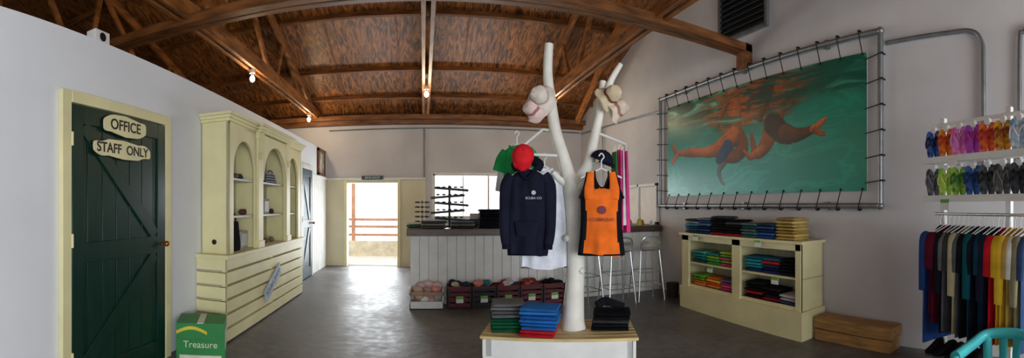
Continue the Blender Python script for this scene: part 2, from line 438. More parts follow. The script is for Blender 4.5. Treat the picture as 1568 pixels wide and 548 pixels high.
# ------------------------------------------------------------ canvas print + rope frame
def poster():
    y_l,y_r,z0,z1=5.69,2.10,1.555,2.99
    W=y_l-y_r;H=z1-z0
    nx,nz=760,300
    U,Z=np.meshgrid(np.linspace(0,W,nx),np.linspace(z0,z1,nz))
    Y=y_l-U
    def vn(fx,fz,seed,Uo=None,Zo=None):
        Uu=(U if Uo is None else Uo)*fx+50;Zz=(Z if Zo is None else Zo)*fz+50
        g=np.random.RandomState(seed).rand(128,128)
        xi=np.floor(Uu).astype(int);zi=np.floor(Zz).astype(int);fxx=Uu-xi;fz_=Zz-zi
        fxx=fxx*fxx*(3-2*fxx);fz_=fz_*fz_*(3-2*fz_)
        a=g[zi%128,xi%128];b_=g[zi%128,(xi+1)%128];c=g[(zi+1)%128,xi%128];d=g[(zi+1)%128,(xi+1)%128]
        return (a*(1-fxx)+b_*fxx)*(1-fz_)+(c*(1-fxx)+d*fxx)*fz_
    def fbm(fx,fz,seed,o=4,warp=0):
        Uo,Zo=U,Z
        if warp:
            Uo=U+warp*(vn(fx*.7,fz*.7,seed+77)-.5)/fx;Zo=Z+warp*(vn(fx*.7,fz*.7,seed+99)-.5)/fz
        s=0;a=.5;t=0
        for k in range(o): s=s+a*vn(fx*2**k,fz*2**k,seed+k,Uo,Zo);t+=a;a*=.5
        return s/t
    def S(a,b,x):
        t=np.clip((x-a)/(b-a),0,1);return t*t*(3-2*t)
    def col(r,g,b_): return np.array([lin(r),lin(g),lin(b_)])
    def mix(A,B,k): return A*(1-k[...,None])+B*k[...,None]
    v=(Z-z0)/H; u=U/W
    base=mix(np.ones(U.shape+(3,))*col(78,178,166),col(18,124,110),S(.05,.75,v))
    base=mix(base,col(14,126,98),S(.4,1,u)*.8)
    base=mix(base,col(120,192,186),S(.35,0,u)*S(.45,0,v)*.6)
    base=base*(.86+.28*fbm(1.2,3.5,3))[...,None]
    img=base
    wav=.66+.07*np.sin(U*2.4+.5)+.10*(fbm(1.5,1.5,8)-.5)+.03*np.sin(U*7+1)
    rip=fbm(2.6,13,20,5,warp=2.2)
    surf=mix(np.ones(U.shape+(3,))*col(8,72,62),col(60,150,120),S(.38,.66,rip))
    surf=mix(surf,col(150,206,178),S(.62,.75,rip))
    surf=mix(surf,col(14,96,70),S(.4,1,u)*.35)
    k=S(-.05,.05,v-wav+.12*(rip-.5))
    img=mix(img,surf,k*.9)
    ridge=1-np.abs(fbm(2.2,7,40,4,warp=2)*2-1)
    img=img*(1+.22*S(.86,.98,ridge)*(1-k))[...,None]
    def refl(yc,w_,c,seed,kk=.95):
        nonlocal img
        r=fbm(4.2,22,seed,4,warp=2.5)
        m=k*np.exp(-np.abs((Y-yc)/w_)**2.2)*S(.36,.50,r)*kk
        img=mix(img,np.array(col(*c))[None,None]*(.45+1.0*fbm(7,30,seed+5))[...,None],m)
    refl(4.1,.75,(104,70,38),60);refl(3.35,.5,(84,54,32),70);refl(4.45,.3,(170,104,54),81,.8);refl(3.9,.3,(190,96,44),90,.8);refl(3.1,.3,(130,76,44),95,.7)
    cau=1-np.abs(fbm(9,13,120,4,warp=2.5)*2-1)
    grain=fbm(14,18,130,4)
    patch=fbm(5,6,140,3)
    def limb(pts,c,lo=.18,hi=1.0):
        nonlocal img
        pp=[]
        for i in range(len(pts)-1):
            p0=np.array(pts[max(i-1,0)]);p1=np.array(pts[i]);p2=np.array(pts[i+1]);p3=np.array(pts[min(i+2,len(pts)-1)])
            for q in range(5):
                t=q/5;pp.append(.5*((2*p1)+(p2-p0)*t+(2*p0-5*p1+4*p2-p3)*t*t+(3*p1-p0-3*p2+p3)*t**3))
        pp.append(np.array(pts[-1]))
        best=np.full(U.shape,1e9);sz=np.zeros_like(U)
        for a,b_ in zip(pp[:-1],pp[1:]):
            dx=b_[0]-a[0];dz=b_[1]-a[1];L2=dx*dx+dz*dz+1e-9
            t=np.clip(((Y-a[0])*dx+(Z-a[1])*dz)/L2,0,1)
            px=a[0]+dx*t;pz=a[1]+dz*t;R_=np.maximum((a[2]+(b_[2]-a[2])*t)*1.12,.010)
            d=np.hypot(Y-px,Z-pz)/R_;m=d<best
            sz=np.where(m,(Z-pz)/R_+.25*(Y-px)/R_,sz);best=np.minimum(best,d)
        best=best*(1+.10*(grain-.5))
        a=S(1.05,.93,best)
        nz_=np.sqrt(np.clip(1-best**2,0,1))
        sh=np.clip(lo+(hi-lo)*(.3*nz_+.7*np.clip(.45+.65*sz,0,1)),0,1.1)
        sh=sh*(.62+.5*grain)*(.65+.7*patch)+.30*S(.88,.99,cau)*np.clip(.4+sz,0,1)
        cc=np.array(col(*c))[None,None]*sh[...,None]
        cc=mix(cc,col(20,80,68),.22*(1-nz_))
        img=mix(img,cc,a)
    sk=(218,116,58);sk2=(176,92,50);dk=(104,66,46)
    limb([(4.16,2.12,.07),(4.30,2.00,.055),(4.40,1.88,.04),(4.36,1.76,.028),(4.30,1.70,.02)],(110,120,104),lo=.35)
    limb([(4.12,2.90,.09),(4.10,2.70,.12),(4.08,2.50,.125),(4.12,2.32,.13)],sk)
    limb([(4.22,2.80,.03),(4.34,2.66,.038),(4.42,2.52,.03)],sk2)
    limb([(4.00,2.30,.11),(3.93,2.16,.10),(4.05,2.06,.085),(4.24,2.05,.06)],(150,76,42))
    limb([(4.12,2.34,.12),(4.34,2.22,.11),(4.58,2.17,.08),(4.80,2.18,.062),(5.00,2.20,.07),(5.22,2.21,.048),(5.38,2.22,.036)],sk)
    limb([(5.36,2.22,.036),(5.47,2.27,.042),(5.54,2.37,.022)],sk)
    for dz in(0,.028,.055): limb([(5.40,2.21,.03),(5.50,2.16-dz,.018),(5.57,2.12-dz,.012)],sk)
    limb([(4.22,2.20,.09),(4.33,2.10,.085),(4.40,2.04,.06)],(40,84,124),lo=.4)
    limb([(3.28,2.86,.08),(3.31,2.66,.11),(3.36,2.44,.12),(3.40,2.34,.13)],sk2)
    limb([(3.44,2.76,.03),(3.56,2.62,.04),(3.60,2.48,.03)],(150,80,44))
    limb([(3.42,2.34,.12),(3.50,2.18,.10),(3.62,2.07,.075),(3.70,2.08,.05),(3.74,2.20,.04),(3.76,2.31,.022)],sk2)
    limb([(3.60,2.10,.06),(3.76,2.03,.045),(3.84,2.06,.03),(3.90,2.12,.016)],sk)
    limb([(3.40,2.40,.13),(3.26,2.28,.12),(3.14,2.23,.10)],(62,50,46),lo=.3)
    limb([(3.20,2.26,.10),(3.04,2.22,.078),(2.90,2.235,.058),(2.78,2.26,.04)],dk)
    limb([(2.80,2.26,.038),(2.71,2.30,.036),(2.62,2.36,.020)],sk)
    for dz in(0,.03): limb([(2.77,2.25,.03),(2.69,2.22-dz,.017),(2.63,2.21-dz,.011)],sk2)
    r=fbm(3.4,24,160,4,warp=2.4)
    img=mix(img,surf,S(.02,.12,v-wav)*S(.49,.57,r)*.85)
    img=np.clip(img*.98,0,1)
    verts=np.stack([np.full(U.shape,XR-.035),Y,Z],-1).reshape(-1,3)
    idx=np.arange(nx*nz).reshape(nz,nx)
    f=np.stack([idx[:-1,:-1],idx[:-1,1:],idx[1:,1:],idx[1:,:-1]],-1).reshape(-1,4)
    me=bpy.data.meshes.new('canvas_print');me.from_pydata(verts.tolist(),[],f.tolist())
    ca=me.color_attributes.new('Col','FLOAT_COLOR','POINT')
    rgba=np.concatenate([img.reshape(-1,3),np.ones((nx*nz,1))],1).astype(np.float32)
    ca.data.foreach_set('color',rgba.ravel())
    m=bpy.data.materials.new('printed_canvas');m.use_nodes=True;nt=m.node_tree
    a=nt.nodes.new('ShaderNodeVertexColor');a.layer_name='Col'
    nt.links.new(a.outputs['Color'],nt.nodes['Principled BSDF'].inputs['Base Color'])
    nt.nodes['Principled BSDF'].inputs['Roughness'].default_value=.35
    me.materials.append(m)
    root=bpy.data.objects.new('underwater_photo_print',None);scene.collection.objects.link(root)
    o=bpy.data.objects.new('canvas_face',me);scene.collection.objects.link(o);o.parent=root
    b=MB();b.bb(XR-.033,XR-.012,y_r,y_l,z0,z1,white);b.build('canvas_backing',parent=root)
    b=MB();fy0,fy1,fz0,fz1=1.93,5.87,1.40,3.165;X=XR-.06;r=.03
    b.tube([(X,fy0,fz0),(X,fy1,fz0)],r,metal,12);b.tube([(X,fy0,fz1),(X,fy1,fz1)],r,metal,12)
    b.tube([(X,fy0,fz0),(X,fy0,fz1)],r,metal,12);b.tube([(X,fy1,fz0),(X,fy1,fz1)],r,metal,12)
    for y in(fy0,fy1):
        for z in(fz0,fz1): b.ell((X,y,z),(.04,.04,.04),metal)
    for y in(2.6,3.9,5.2):
        for z in(fz0,fz1): b.box((XR-.03,y,z),(.06,.05,.09),metal)
    cord=M('black_cord',C(22,22,24))
    n=14
    for i in range(n):
        y=y_r+.05+(y_l-y_r-.1)*i/(n-1)
        for (za,zb) in((z1-.02,fz1+.035),(z0+.02,fz0-.035)):
            b.cyl((XR-.04,y,za),(XR-.1,y+.02,zb),.006,cord,6); b.tube([(XR-.095,y+.02,zb),(XR-.06,y+.02,zb+(.01 if zb>2 else -.01)),(XR-.03,y+.02,zb)],.012,cord,6)
            b.ell((XR-.04,y,za),(.01,.014,.014),cord)
    for i in range(6):
        z=z0+.08+(H-.16)*i/5
        for (ya,yb) in((y_l-.02,fy1+.035),(y_r+.02,fy0-.035)):
            b.cyl((XR-.04,ya,z),(XR-.1,yb,z+.02),.006,cord,6);b.cyl((XR-.1,yb,z+.02),(XR-.03,yb,z+.02),.01,cord,6)
    b.build('pipe_frame',parent=root)
poster()

# ------------------------------------------------------------ folded stacks
def stack(name,loc,rz,cols,w=.27,d=.24,t=.028):
    b=MB();z=0
    for c in cols:
        th=t*random.uniform(.9,1.1);ww=w*random.uniform(.92,1.03);dd=d*random.uniform(.92,1.03)
        ox=random.uniform(-.01,.01);a=random.uniform(-.06,.06)
        u=V((math.cos(a),math.sin(a),0));vv=V((-math.sin(a),math.cos(a),0))
        rings=[]
        for s,q in((-1,.35),(-.985,.8),(-.93,1),(-.5,1.02),(0,.97),(.5,1.02),(.93,1),(.985,.8),(1,.35)):
            rings.append(ring(V((ox,0,z+th/2))+u*(ww/2*s),vv,V((0,0,1)),dd/2*(.94+.06*q),th/2*q*1.02,18,2.6))
        b.loft(rings,cloth(c))
        z+=th
    return b.build(name,loc=loc,rz=rz)

# ------------------------------------------------------------ right display shelf
def cubby():
    b=MB();x0,x1=3.40,3.785;Y0,Y1=2.67,4.75;c=cream
    b.bb(x0-.03,x1,Y0-.03,Y1+.03,0,.29,c)
    b.bb(x0-.035,x1,Y0-.035,Y1+.035,.26,.30,c)
    b.bb(x1-.02,x1,Y0,Y1,.3,1.0,M('cream_back',C(206,206,176),rough=.6))
    b.bb(x0,x1,Y0,Y0+.03,.3,1.0,c);b.bb(x0,x1,Y1-.03,Y1,.3,1.0,c);b.bb(x0,x1,3.63,3.67,.3,1.0,c)
    for(a,d) in((Y0,2.74),(3.58,3.72),(4.60,Y1)): b.bb(x0-.015,x0+.02,a,d,.3,1.0,c)
    b.bb(x0-.015,x0+.02,Y0,Y1,.93,1.0,c)
    b.bb(x0+.01,x1,Y0,Y1,.62,.64,c)
    b.bb(x0-.04,x1,Y0-.04,Y1+.04,1.0,1.03,c)
    b.bb(x0,x0+.02,Y0,Y1,.30,.34,c)
    tag=M('price_tag_green',C(110,180,60))
    for(y,z) in((3.0,.6),(4.1,.6),(3.25,.99),(4.4,.99)):
        b.bb(x0-.05,x0-.043,y-.05,y+.05,z-.045,z+.025,white);b.bb(x0-.052,x0-.05,y-.05,y+.05,z+.0,z+.025,tag)
    b.build('display_shelf',bevel=.004)
cubby()
rt=math.pi/2
X=3.56
tops=[(4.58,[(40,70,90),(60,110,120),(30,80,120),(90,150,170),(150,170,180),(40,60,80)]),(4.30,[(30,60,130),(60,90,130),(24,40,80),(100,140,160),(40,90,150),(120,130,140)]),
 (4.02,[(170,30,40),(22,22,26),(30,30,36),(22,22,26),(30,30,36),(26,26,30),(60,60,64)]),(3.75,[(180,30,40),(22,22,26),(22,22,26),(26,26,30),(90,90,90),(22,22,26)]),(3.46,[(60,110,110),(80,130,120),(100,120,110),(50,90,90),(90,130,130)]),(3.20,[(40,80,150),(60,110,170),(34,60,110),(60,90,140),(50,70,90)]),
 (2.90,[(196,168,92),(206,180,110),(176,148,80),(200,170,96),(186,160,90),(210,186,120),(180,150,80)])]
for(y,cols) in tops: stack('folded_shirts',(X-.03,y,1.031),rt+random.uniform(-.08,.08),cols,w=.26,d=.27,t=.034)
ins=[(4.44,.641,[(30,90,110),(50,120,130),(40,150,160),(90,180,170)]),(4.15,.641,[(60,160,80),(90,190,80),(150,200,60),(60,150,140)]),(3.87,.641,[(220,70,130),(120,200,70),(230,100,150),(110,190,70),(200,210,80)]),
 (3.42,.641,[(24,60,100),(40,150,160),(60,170,180),(50,160,180),(40,110,130)]),(3.14,.641,[(30,50,110),(24,40,90),(60,70,90),(210,50,60),(60,120,150)]),(2.88,.641,[(24,24,30)]*5),
 (4.44,.301,[(200,60,50),(240,150,50),(240,120,40),(90,180,60),(120,190,70)]),(4.15,.301,[(60,160,80),(240,150,60),(230,90,60),(250,200,70),(220,120,40)]),(3.87,.301,[(30,140,130),(220,60,120),(240,120,160),(210,60,140),(90,120,160)]),
 (3.42,.301,[(170,30,40),(22,22,26),(200,40,50),(22,22,26),(22,22,26),(30,30,36)]),(3.14,.301,[(30,40,60),(150,30,40),(30,30,36),(22,22,26),(40,30,40)]),(2.87,.301,[(50,50,60),(60,80,110),(190,190,200),(210,210,215)])]
for(y,z,cols) in ins: stack('folded_shirts',(3.56,y,z),rt+random.uniform(-.06,.06),cols,w=.25,d=.27,t=.036)
b=MB()
b.bb(3.53,3.76,1.72,2.60,0.0,.115,trunkwood);b.bb(3.535,3.76,1.70,2.61,.12,.24,trunkwood);b.build('timber_baulk',bevel=.01)

# ------------------------------------------------------------ counter
def counter():
    b=MB();Y=5.95;x0,x1=-.19,3.78
    n=30
    for i in range(n):
        a=x0+(x1-x0)*i/n
        b.bb(a+.002,a+(x1-x0)/n-.002,Y,Y+.02,0.0,.98,white)
    b.bb(x0,x1,Y+.02,Y+.05,0,.98,white)
    b.bb(x0,x0+.03,Y+.05,Y+.65,0,.98,white);b.bb(x0+.03,x1,Y+.60,Y+.65,0,.98,white)
    b.bb(x0,x1,Y-.012,Y,0,.08,white)
    b.bb(x0-.05,x1,Y-.08,Y+.72,.975,1.075,darkwood)
    b.build('shop_counter',bevel=.004)
counter()
CZ=1.076
stack('folded_jeans',(.98,6.12,CZ),0,[(30,34,44),(34,38,50),(26,28,36),(30,34,44),(22,24,30),(34,38,48),(30,34,44)],w=.34,d=.26,t=.040)
stack('folded_towels',(.14,6.02,CZ),.1,[(90,90,88),(150,146,136),(70,76,84)],w=.36,d=.24,t=.036)
stack('folded_towels',(.56,6.02,CZ),-.1,[(60,66,74),(130,126,120),(84,96,110)],w=.34,d=.24,t=.034)
stack('folded_towels',(-.13,6.28,CZ),.3,[(70,110,80),(200,200,196)],w=.2,d=.18,t=.04)
b=MB();sl=M('weathered_slat',C(84,90,88),rough=.7,var=.3,scale=8)
b.cyl((0,0,0),(0,0,.64),.018,sl)
b.bb(-.16,.16,-.08,.08,0,.025,sl)
for i in range(5):
    z=.12+i*.115; b.box((0.03*(-1)**i,-.03,z),(.52,.11,.036),sl,Matrix.Rotation(.08*(-1)**i,3,'Y'))
    for q in range(5): b.ell((-.18+q*.09,-.06,z+.030),(.035,.02,.014),[black,shm[1],shm[3]][(q+i)%3],8,5)
b.build('display_stand',loc=(.40,6.42,CZ),bevel=.004)
b=MB();b.cyl((0,0,0),(0,0,.02),.12,black,24);b.cyl((0,0,0),(0,0,.42),.01,metal)
for i in range(5):
    for k in range(8):
        a=k*.785;z=.08+i*.075;b.ell((.09*math.cos(a),.09*math.sin(a),z),(.03,.03,.014),[black,shm[1],shm[2]][(i+k)%3],8,5)
b.build('sunglasses_carousel',loc=(-.02,6.55,CZ))
b=MB();b.bb(-.17,.17,-.15,.15,0,.1,black);b.box((0,.05,.22),(.3,.03,.22),M('screen_grey',C(60,64,70)),Matrix.Rotation(-.2,3,'X'));b.box((0,-.06,.11),(.26,.14,.02),metal)
b.build('cash_register',loc=(1.55,6.35,CZ),bevel=.006)
b=MB();b.bb(-.12,.12,-.1,.1,0,.12,M('printer_grey',C(90,94,110)));b.bb(-.1,.1,-.13,-.1,.03,.05,black);b.box((0,.03,.15),(.18,.01,.12),white,Matrix.Rotation(-.3,3,'X'))
b.build('printer',loc=(.82,6.52,CZ),bevel=.01)
for i in range(9):
    b=MB();m=[M('jar_%d'%k,C(*c),rough=.3) for k,c in enumerate([(200,190,60),(170,60,50),(220,220,210),(60,120,140),(40,40,44),(210,140,60)])][i%6]
    h=random.uniform(.06,.13);r=random.uniform(.025,.045)
    b.loft([ring((0,0,z),(1,0,0),(0,1,0),q,q,16) for z,q in((0,r),(h*.65,r),(h*.8,r*.6),(h*.98,r*.55))],m);b.cyl((0,0,h*.95),(0,0,h*1.1),r*.6,white)
    b.build('condiment_jar',loc=(2.75+i*.115,6.05+.1*(i%2),CZ))
crt=M('crate_dark_red',C(96,22,30),rough=.5);crb=M('crate_black',C(30,20,24),rough=.5);tag=M('price_tag_green',C(110,180,60))
def crate(x,fill):
    b=MB();w,d,h=.30,.26,.30;t=.012
    mm=crt if fill%2==0 or fill==3 else crb
    for s in(-1,1):
        for i in range(4):
            z=.03+i*.07
            b.box((0,s*d/2,z+.022),(w,t,.05),mm); b.box((s*w/2,0,z+.022),(t,d,.05),mm)
        for q in(-1,1): b.box((s*w/2,q*d/2,h/2),(.025,.025,h),crb)
    b.box((0,0,.012),(w,d,.02),crb)
    b.box((0,-d/2-.005,h-.01),(w+.02,.02,.025),crt);b.box((0,d/2+.005,h-.01),(w+.02,.02,.025),crt)
    b.box((.0,-d/2-.018,.13),(.1,.005,.09),white);b.box((.0,-d/2-.021,.155),(.1,.004,.035),tag)
    cols=[[(150,60,40),(210,190,170),(40,60,70)],[(180,170,150),(60,120,140),(220,140,120)],[(170,40,60),(210,200,200),(60,60,60)],[(160,40,50),(120,60,50),(200,90,80)],[(30,30,34),(90,50,50),(50,40,44)]][fill%5]
    for i in range(12):
        b.ell((random.uniform(-.1,.1),random.uniform(-.08,.08),.26+random.uniform(0,.08)),(.055,.05,.035),cloth(random.choice(cols)),10,6,R=Matrix.Rotation(random.uniform(-.6,.6),3,'X'))
    b.build('storage_crate',loc=(x,5.77,0),bevel=.003)
for i in range(5): crate(.49+i*.335,i)
b=MB()
b.bb(-.23,.23,-.15,-.135,0,.11,white);b.bb(-.23,.23,.135,.15,0,.28,white);b.bb(-.23,-.215,-.15,.15,0,.28,white);b.bb(.215,.23,-.15,.15,0,.28,white);b.bb(-.23,.23,-.15,.15,0,.02,white)
b.bb(-.23,.23,-.15,-.137,.19,.24,M('bin_edge',C(170,140,110)))
for i in range(18):
    b.ell((random.uniform(-.16,.16),random.uniform(-.1,.08),.08+.26*i/18),(.07,.06,.045),cloth(random.choice([(220,190,190),(200,170,150),(230,225,215),(220,150,150)])),10,6)
b.build('hat_bin',loc=(.04,5.765,0),bevel=.003)

# ------------------------------------------------------------ bar stools
def stool(x,y,rz):
    b=MB();r=.012;h=.74
    for sx in(-1,1):
        for sy in(-1,1):
            b.tube([(sx*.15,sy*.14,h),(sx*.21,sy*.2,0)],r,chrome,8)
    b.tube([(-.15,.15,h),(-.16,.18,h+.13),(-.1,.2,h+.2),(.1,.2,h+.2),(.16,.18,h+.13),(.15,.15,h)],r,chrome,8,smooth=5)
    b.loft([ring((0,0,z),(1,0,0),(0,1,0),a,a,28,3) for z,a in((h-.005,.17),(h+.01,.185),(h+.022,.18),(h+.018,.15))],chrome)
    for z in(.22,.42):
        k=.15+.06*(h-z)/h;q=.14+.06*(h-z)/h
        b.tube([(-k,-q,z),(k,-q,z),(k,q,z),(-k,q,z),(-k,-q,z)],.008,chrome,8)
    b.box((0,.19,h+.12),(.28,.008,.05),chrome)
    b.build('bar_stool',loc=(x,y,0),rz=rz)
for x,rz in((2.2,math.pi+.2),(2.72,math.pi),(3.22,math.pi-.1)): stool(x,5.45,rz)
b=MB();b.cyl((0,0,0),(0,0,.22),.09,M('dark_pot',C(50,34,34)),20,r1=.1);b.build('waste_bin',loc=(3.6,5.3,0))

# ------------------------------------------------------------ bench + driftwood tree
ra=.3592
tx,ty=3.25*math.sin(ra),3.25*math.cos(ra)
root_rz=-ra
ux=V((math.cos(root_rz),math.sin(root_rz),0));uy=V((-math.sin(root_rz),math.cos(root_rz),0))
def TL(u,y,z): return V((tx,ty,0))+ux*u+uy*y+V((0,0,z))
def bench():
    b=MB();x0,x1=-.66,.45;y0,y1=-.28,.26;z=.45
    n=7
    for i in range(n):
        a=y0+(y1-y0)*i/n;b.bb(x0-.02,x1+.02,a+.004,a+(y1-y0)/n-.004,z-.022,z,plank)
    b.bb(x0,x1,y0+.01,y0+.035,z-.15,z-.022,white);b.bb(x0,x1,y1-.035,y1-.01,z-.15,z-.022,white)
    b.bb(x0,x0+.025,y0,y1,z-.15,z-.022,white);b.bb(x1-.025,x1,y0,y1,z-.15,z-.022,white)
    for i in range(3): b.bb(x0+.02,x1-.02,y0+.015,y0+.035,.03+i*.1,.12+i*.1,white)
    for xx in(x0,x1-.07):
        for yy in(y0+.01,y1-.08): b.bb(xx,xx+.07,yy,yy+.07,0,z-.022,white)
    b.build('display_bench',loc=TL(0,0,0),rz=root_rz,bevel=.004)
bench()
def tree():
    b=MB();m=driftwood
    b.tube([(0,0,.451),(.0,0,.52),(.01,0,.71),(.02,.01,.97),(.01,0,1.27),(-.005,0,1.52),(-.03,0,1.64)],[.10,.086,.072,.068,.066,.074,.055],m,16,smooth=5)
    b.tube([(0,0,1.42),(-.03,0,1.6),(-.08,.0,1.78),(-.14,0,1.985),(-.18,.01,2.24),(-.2,0,2.44),(-.19,0,2.66)],[.055,.056,.05,.045,.042,.037,.034],m,14,smooth=5)
    b.tube([(0,0,1.40),(.05,0,1.6),(.12,.0,1.73),(.17,.02,1.96),(.22,.02,2.16),(.29,.0,2.37),(.37,0,2.51)],[.05,.05,.044,.036,.032,.026,.02],m,14,smooth=5)
    b.tube([(.2,.02,2.06),(.21,.02,2.2),(.235,.03,2.38)],[.03,.028,.026],m,12,smooth=4)
    b.tube([(-.02,0,1.55),(-.1,-.02,1.60),(-.16,-.05,1.66)],[.035,.026,.02],m,12,smooth=4)
    b.tube([(.0,0,1.5),(.06,-.08,1.56),(.1,-.14,1.62)],[.03,.022,.018],m,12,smooth=4)
    for (x,z) in((.06,.9),(-.05,1.15),(.07,1.33)): b.ell((x,-.03,z),(.03,.04,.03),m,10,6)
    rod=white
    b.tube([(-.14,.0,1.98),(-.24,.02,2.0),(-.40,.06,1.88)],.011,rod,8)
    b.tube([(-.08,0,1.79),(-.28,-.08,1.79),(-.42,-.12,1.80)],.011,rod,8)
    b.tube([(.17,.02,1.98),(.43,.18,1.91),(.44,.30,1.87)],.011,rod,8)
    b.tube([(.12,0,1.74),(.24,-.14,1.70)],.010,rod,8)
    b.build('driftwood_display_tree',loc=TL(0,0,0),rz=root_rz)
tree()

def hanger(b,c,w,top,m):
    c=V(c)
    b.tube([c+V((-w,0,-.07)),c+V((0,0,.0)),c+V((w,0,-.07))],.007,m,8)
    b.tube([c,c+V((0,0,top*.5)),c+V((.018,0,top*.75)),c+V((0,0,top)),c+V((-.02,0,top*.8))],.005,m,8,smooth=4)
def torso(b,m,z0,z1,hw,hd,seed=0,shoulder=.8,flare=1.05,n=64,fold=.25,neck=.3):
    rings=[];N=24
    for i in range(N+1):
        t=i/N;z=z1-(z1-z0)*t
        if t<.12:
            q=t/.12;wdt=hw*(neck+(shoulder-neck)*q**.6)*1.0;d=hd*(.45+.4*q)
        else:
            q=(t-.12)/.88;wdt=hw*(shoulder+(1-shoulder)*min(1,q*3))*(1+(flare-1)*q);d=hd*(.85+.15*q)
        rr=[]
        for k in range(n):
            a=2*math.pi*k/n
            f=1+fold*(.25+t)*math.sin(5*a+seed+t)*.5+fold*.5*(.2+t)*math.sin(9*a+seed*2+t*2)+fold*.25*math.sin(13*a-t*5)
            rr.append(V((wdt*math.copysign(abs(math.cos(a))**.8,math.cos(a))*(1+.02*math.sin(t*9+seed)),d*math.sin(a)*f,z+.010*math.sin(3*a+seed)*t)))
        rings.append(rr)
    b.loft(rings,m)
def hoodie():
    b=MB();m=cloth((28,30,46));m2=cloth((20,22,34))
    torso(b,m,-.62,0,.152,.06,1,shoulder=.92,flare=1.0,fold=.28)
    b.tube([(-.07,-.03,-.0),(-.085,-.02,.04),(0,.02,.075),(.085,-.02,.04),(.07,-.03,0)],[.03,.035,.04,.035,.03],m2,12,smooth=5)
    b.tube([(-.07,-.05,.01),(0,-.065,-.07),(.07,-.05,.01)],[.016,.014,.016],m2,10,smooth=5)
    for s in(-1,1):
        b.tube([(s*.11,0,-.045),(s*.155,0,-.12),(s*.168,-.015,-.3),(s*.166,-.03,-.45),(s*.155,-.04,-.54)],[.05,.052,.042,.038,.034],m,14,smooth=4,flat=.75)
        b.tube([(s*.155,-.04,-.53),(s*.153,-.04,-.58)],[.032,.030],m2,12,flat=.75)
        b.tube([(s*.02,-.07,-.06),(s*.024,-.073,-.14)],.003,m2,6)
    b.tube([(-.145,0,-.61),(.145,0,-.61)],[.022,.022],m2,10)
    rings=[ring((0,-.062,-.38-.1*i/3),(1,0,0),(0,1,0),.09-.005*i,.02,16,3) for i in range(4)]
    b.loft(rings,m)
    lw=M('logo_white',C(200,204,214))
    b.prism([(.05+.016*math.cos(k*.628),-.17+.016*math.sin(k*.628)) for k in range(10)],'y',-.080,-.06,lw)
    hanger(b,(0,0,.02),.13,.12,white)
    o=b.build('hooded_sweatshirt',loc=TL(-.335,-.20,1.665),rz=root_rz)
    text('SCUBA CO',.024,o,(.05,-.081,-.21),(math.pi/2,0,0),lw,ext=.001)
hoodie()
def tshirt(name,loc,rz,col,z0,hw,sleeves=.2,hd=.05,seed=2,longs=False,col2=None):
    b=MB();m=cloth(col);m2=cloth(col2 or col)
    torso(b,m,-z0,0,hw,hd,seed,shoulder=.95,flare=1.08,fold=.35)
    for s in(-1,1):
        L=sleeves
        b.tube([(s*hw*.8,0,-.05),(s*(hw+.02),0,-.11),(s*(hw+.05),0,-.08-L)],[.055,.06,.06 if not longs else .04],m2,14,smooth=4,flat=.6)
    b.tube([(-.06,-.02,.0),(0,-.045,-.03),(.06,-.02,0)],.008,m2,8,smooth=4)
    hanger(b,(0,0,.02),hw*.8,.1,white)
    return b.build(name,loc=loc,rz=rz)
tshirt('long_sleeve_shirt',TL(-.225,.0,1.69),root_rz+.15,(222,225,234),.77,.175,.55,seed=3,longs=True)
tshirt('green_shirt',TL(-.45,.06,1.88),root_rz-.3,(40,158,84),.28,.11,.12,seed=4)
tshirt('white_shirt',TL(-.50,.2,1.80),root_rz-.4,(226,228,230),.5,.07,.2,seed=5)
def tank():
    b=MB();mo=cloth((244,116,40));mk=cloth((24,24,28));n=64
    rings=[];N=18
    for i in range(N+1):
        t=i/N;z=-.16-.44*t;w=.155-.012*math.sin(t*3.1)+.02*t;rr=[]
        for k in range(n):
            a=2*math.pi*k/n;f=1+.18*t*math.sin(7*a+1)+.1*math.sin(3*a)+.1*t*math.sin(12*a+t*3)
            rr.append(V((w*math.cos(a),.055*math.sin(a)*f,z+.012*math.sin(a*2)*t)))
        rings.append(rr)
    def mm(i,j):
        a=2*math.pi*(j+.5)/n;x=math.cos(a);front=math.sin(a)<0
        return mo if (front and abs(x)<.82-.12*abs(math.sin(i/N*3.14))) else mk
    b.loft(rings,mm)
    for s in(-1,1):
        b.tube([(s*.078,-.012,.0),(s*.085,-.03,-.06),(s*.09,-.042,-.13),(s*.075,-.045,-.19)],[.024,.028,.038,.05],mo,14,smooth=5,flat=.32)
        b.tube([(s*.105,.0,.0),(s*.115,-.015,-.06),(s*.13,-.03,-.13),(s*.158,-.012,-.19)],[.007,.009,.011,.012],mk,8,smooth=4)
        b.tube([(s*.05,-.005,.01),(s*.045,-.03,-.05),(s*.02,-.055,-.105),(0,-.058,-.115)],[.006]*4,mk,8,smooth=4)
        b.tube([(s*.08,.0,.0),(s*.06,.03,-.08),(s*.03,.04,-.2)],[.024,.03,.05],mk,12,smooth=4,flat=.3)
    b.tube([(-.10,-.045,-.17),(0,-.05,-.165),(.10,-.045,-.17)],[.03,.05,.03],mo,14,smooth=4,flat=.25)
    b.tube([(-.17,0,-.60),(-.1,-.05,-.6),(.1,-.05,-.6),(.17,0,-.6)],.006,mk,8,smooth=4)
    lg=M('logo_plum',C(110,40,60))
    b.prism([(.03*math.cos(k*.524),-.275+.03*math.sin(k*.524)) for k in range(12)],'y',-.075,-.05,lg)
    hanger(b,(0,0,.03),.15,.11,white)
    o=b.build('tank_top',loc=TL(.205,-.20,1.645),rz=root_rz)
    text('SCUBAQUA',.034,o,(0,-.077,-.345),(math.pi/2,0,0),lg,ext=.0015)
tank()
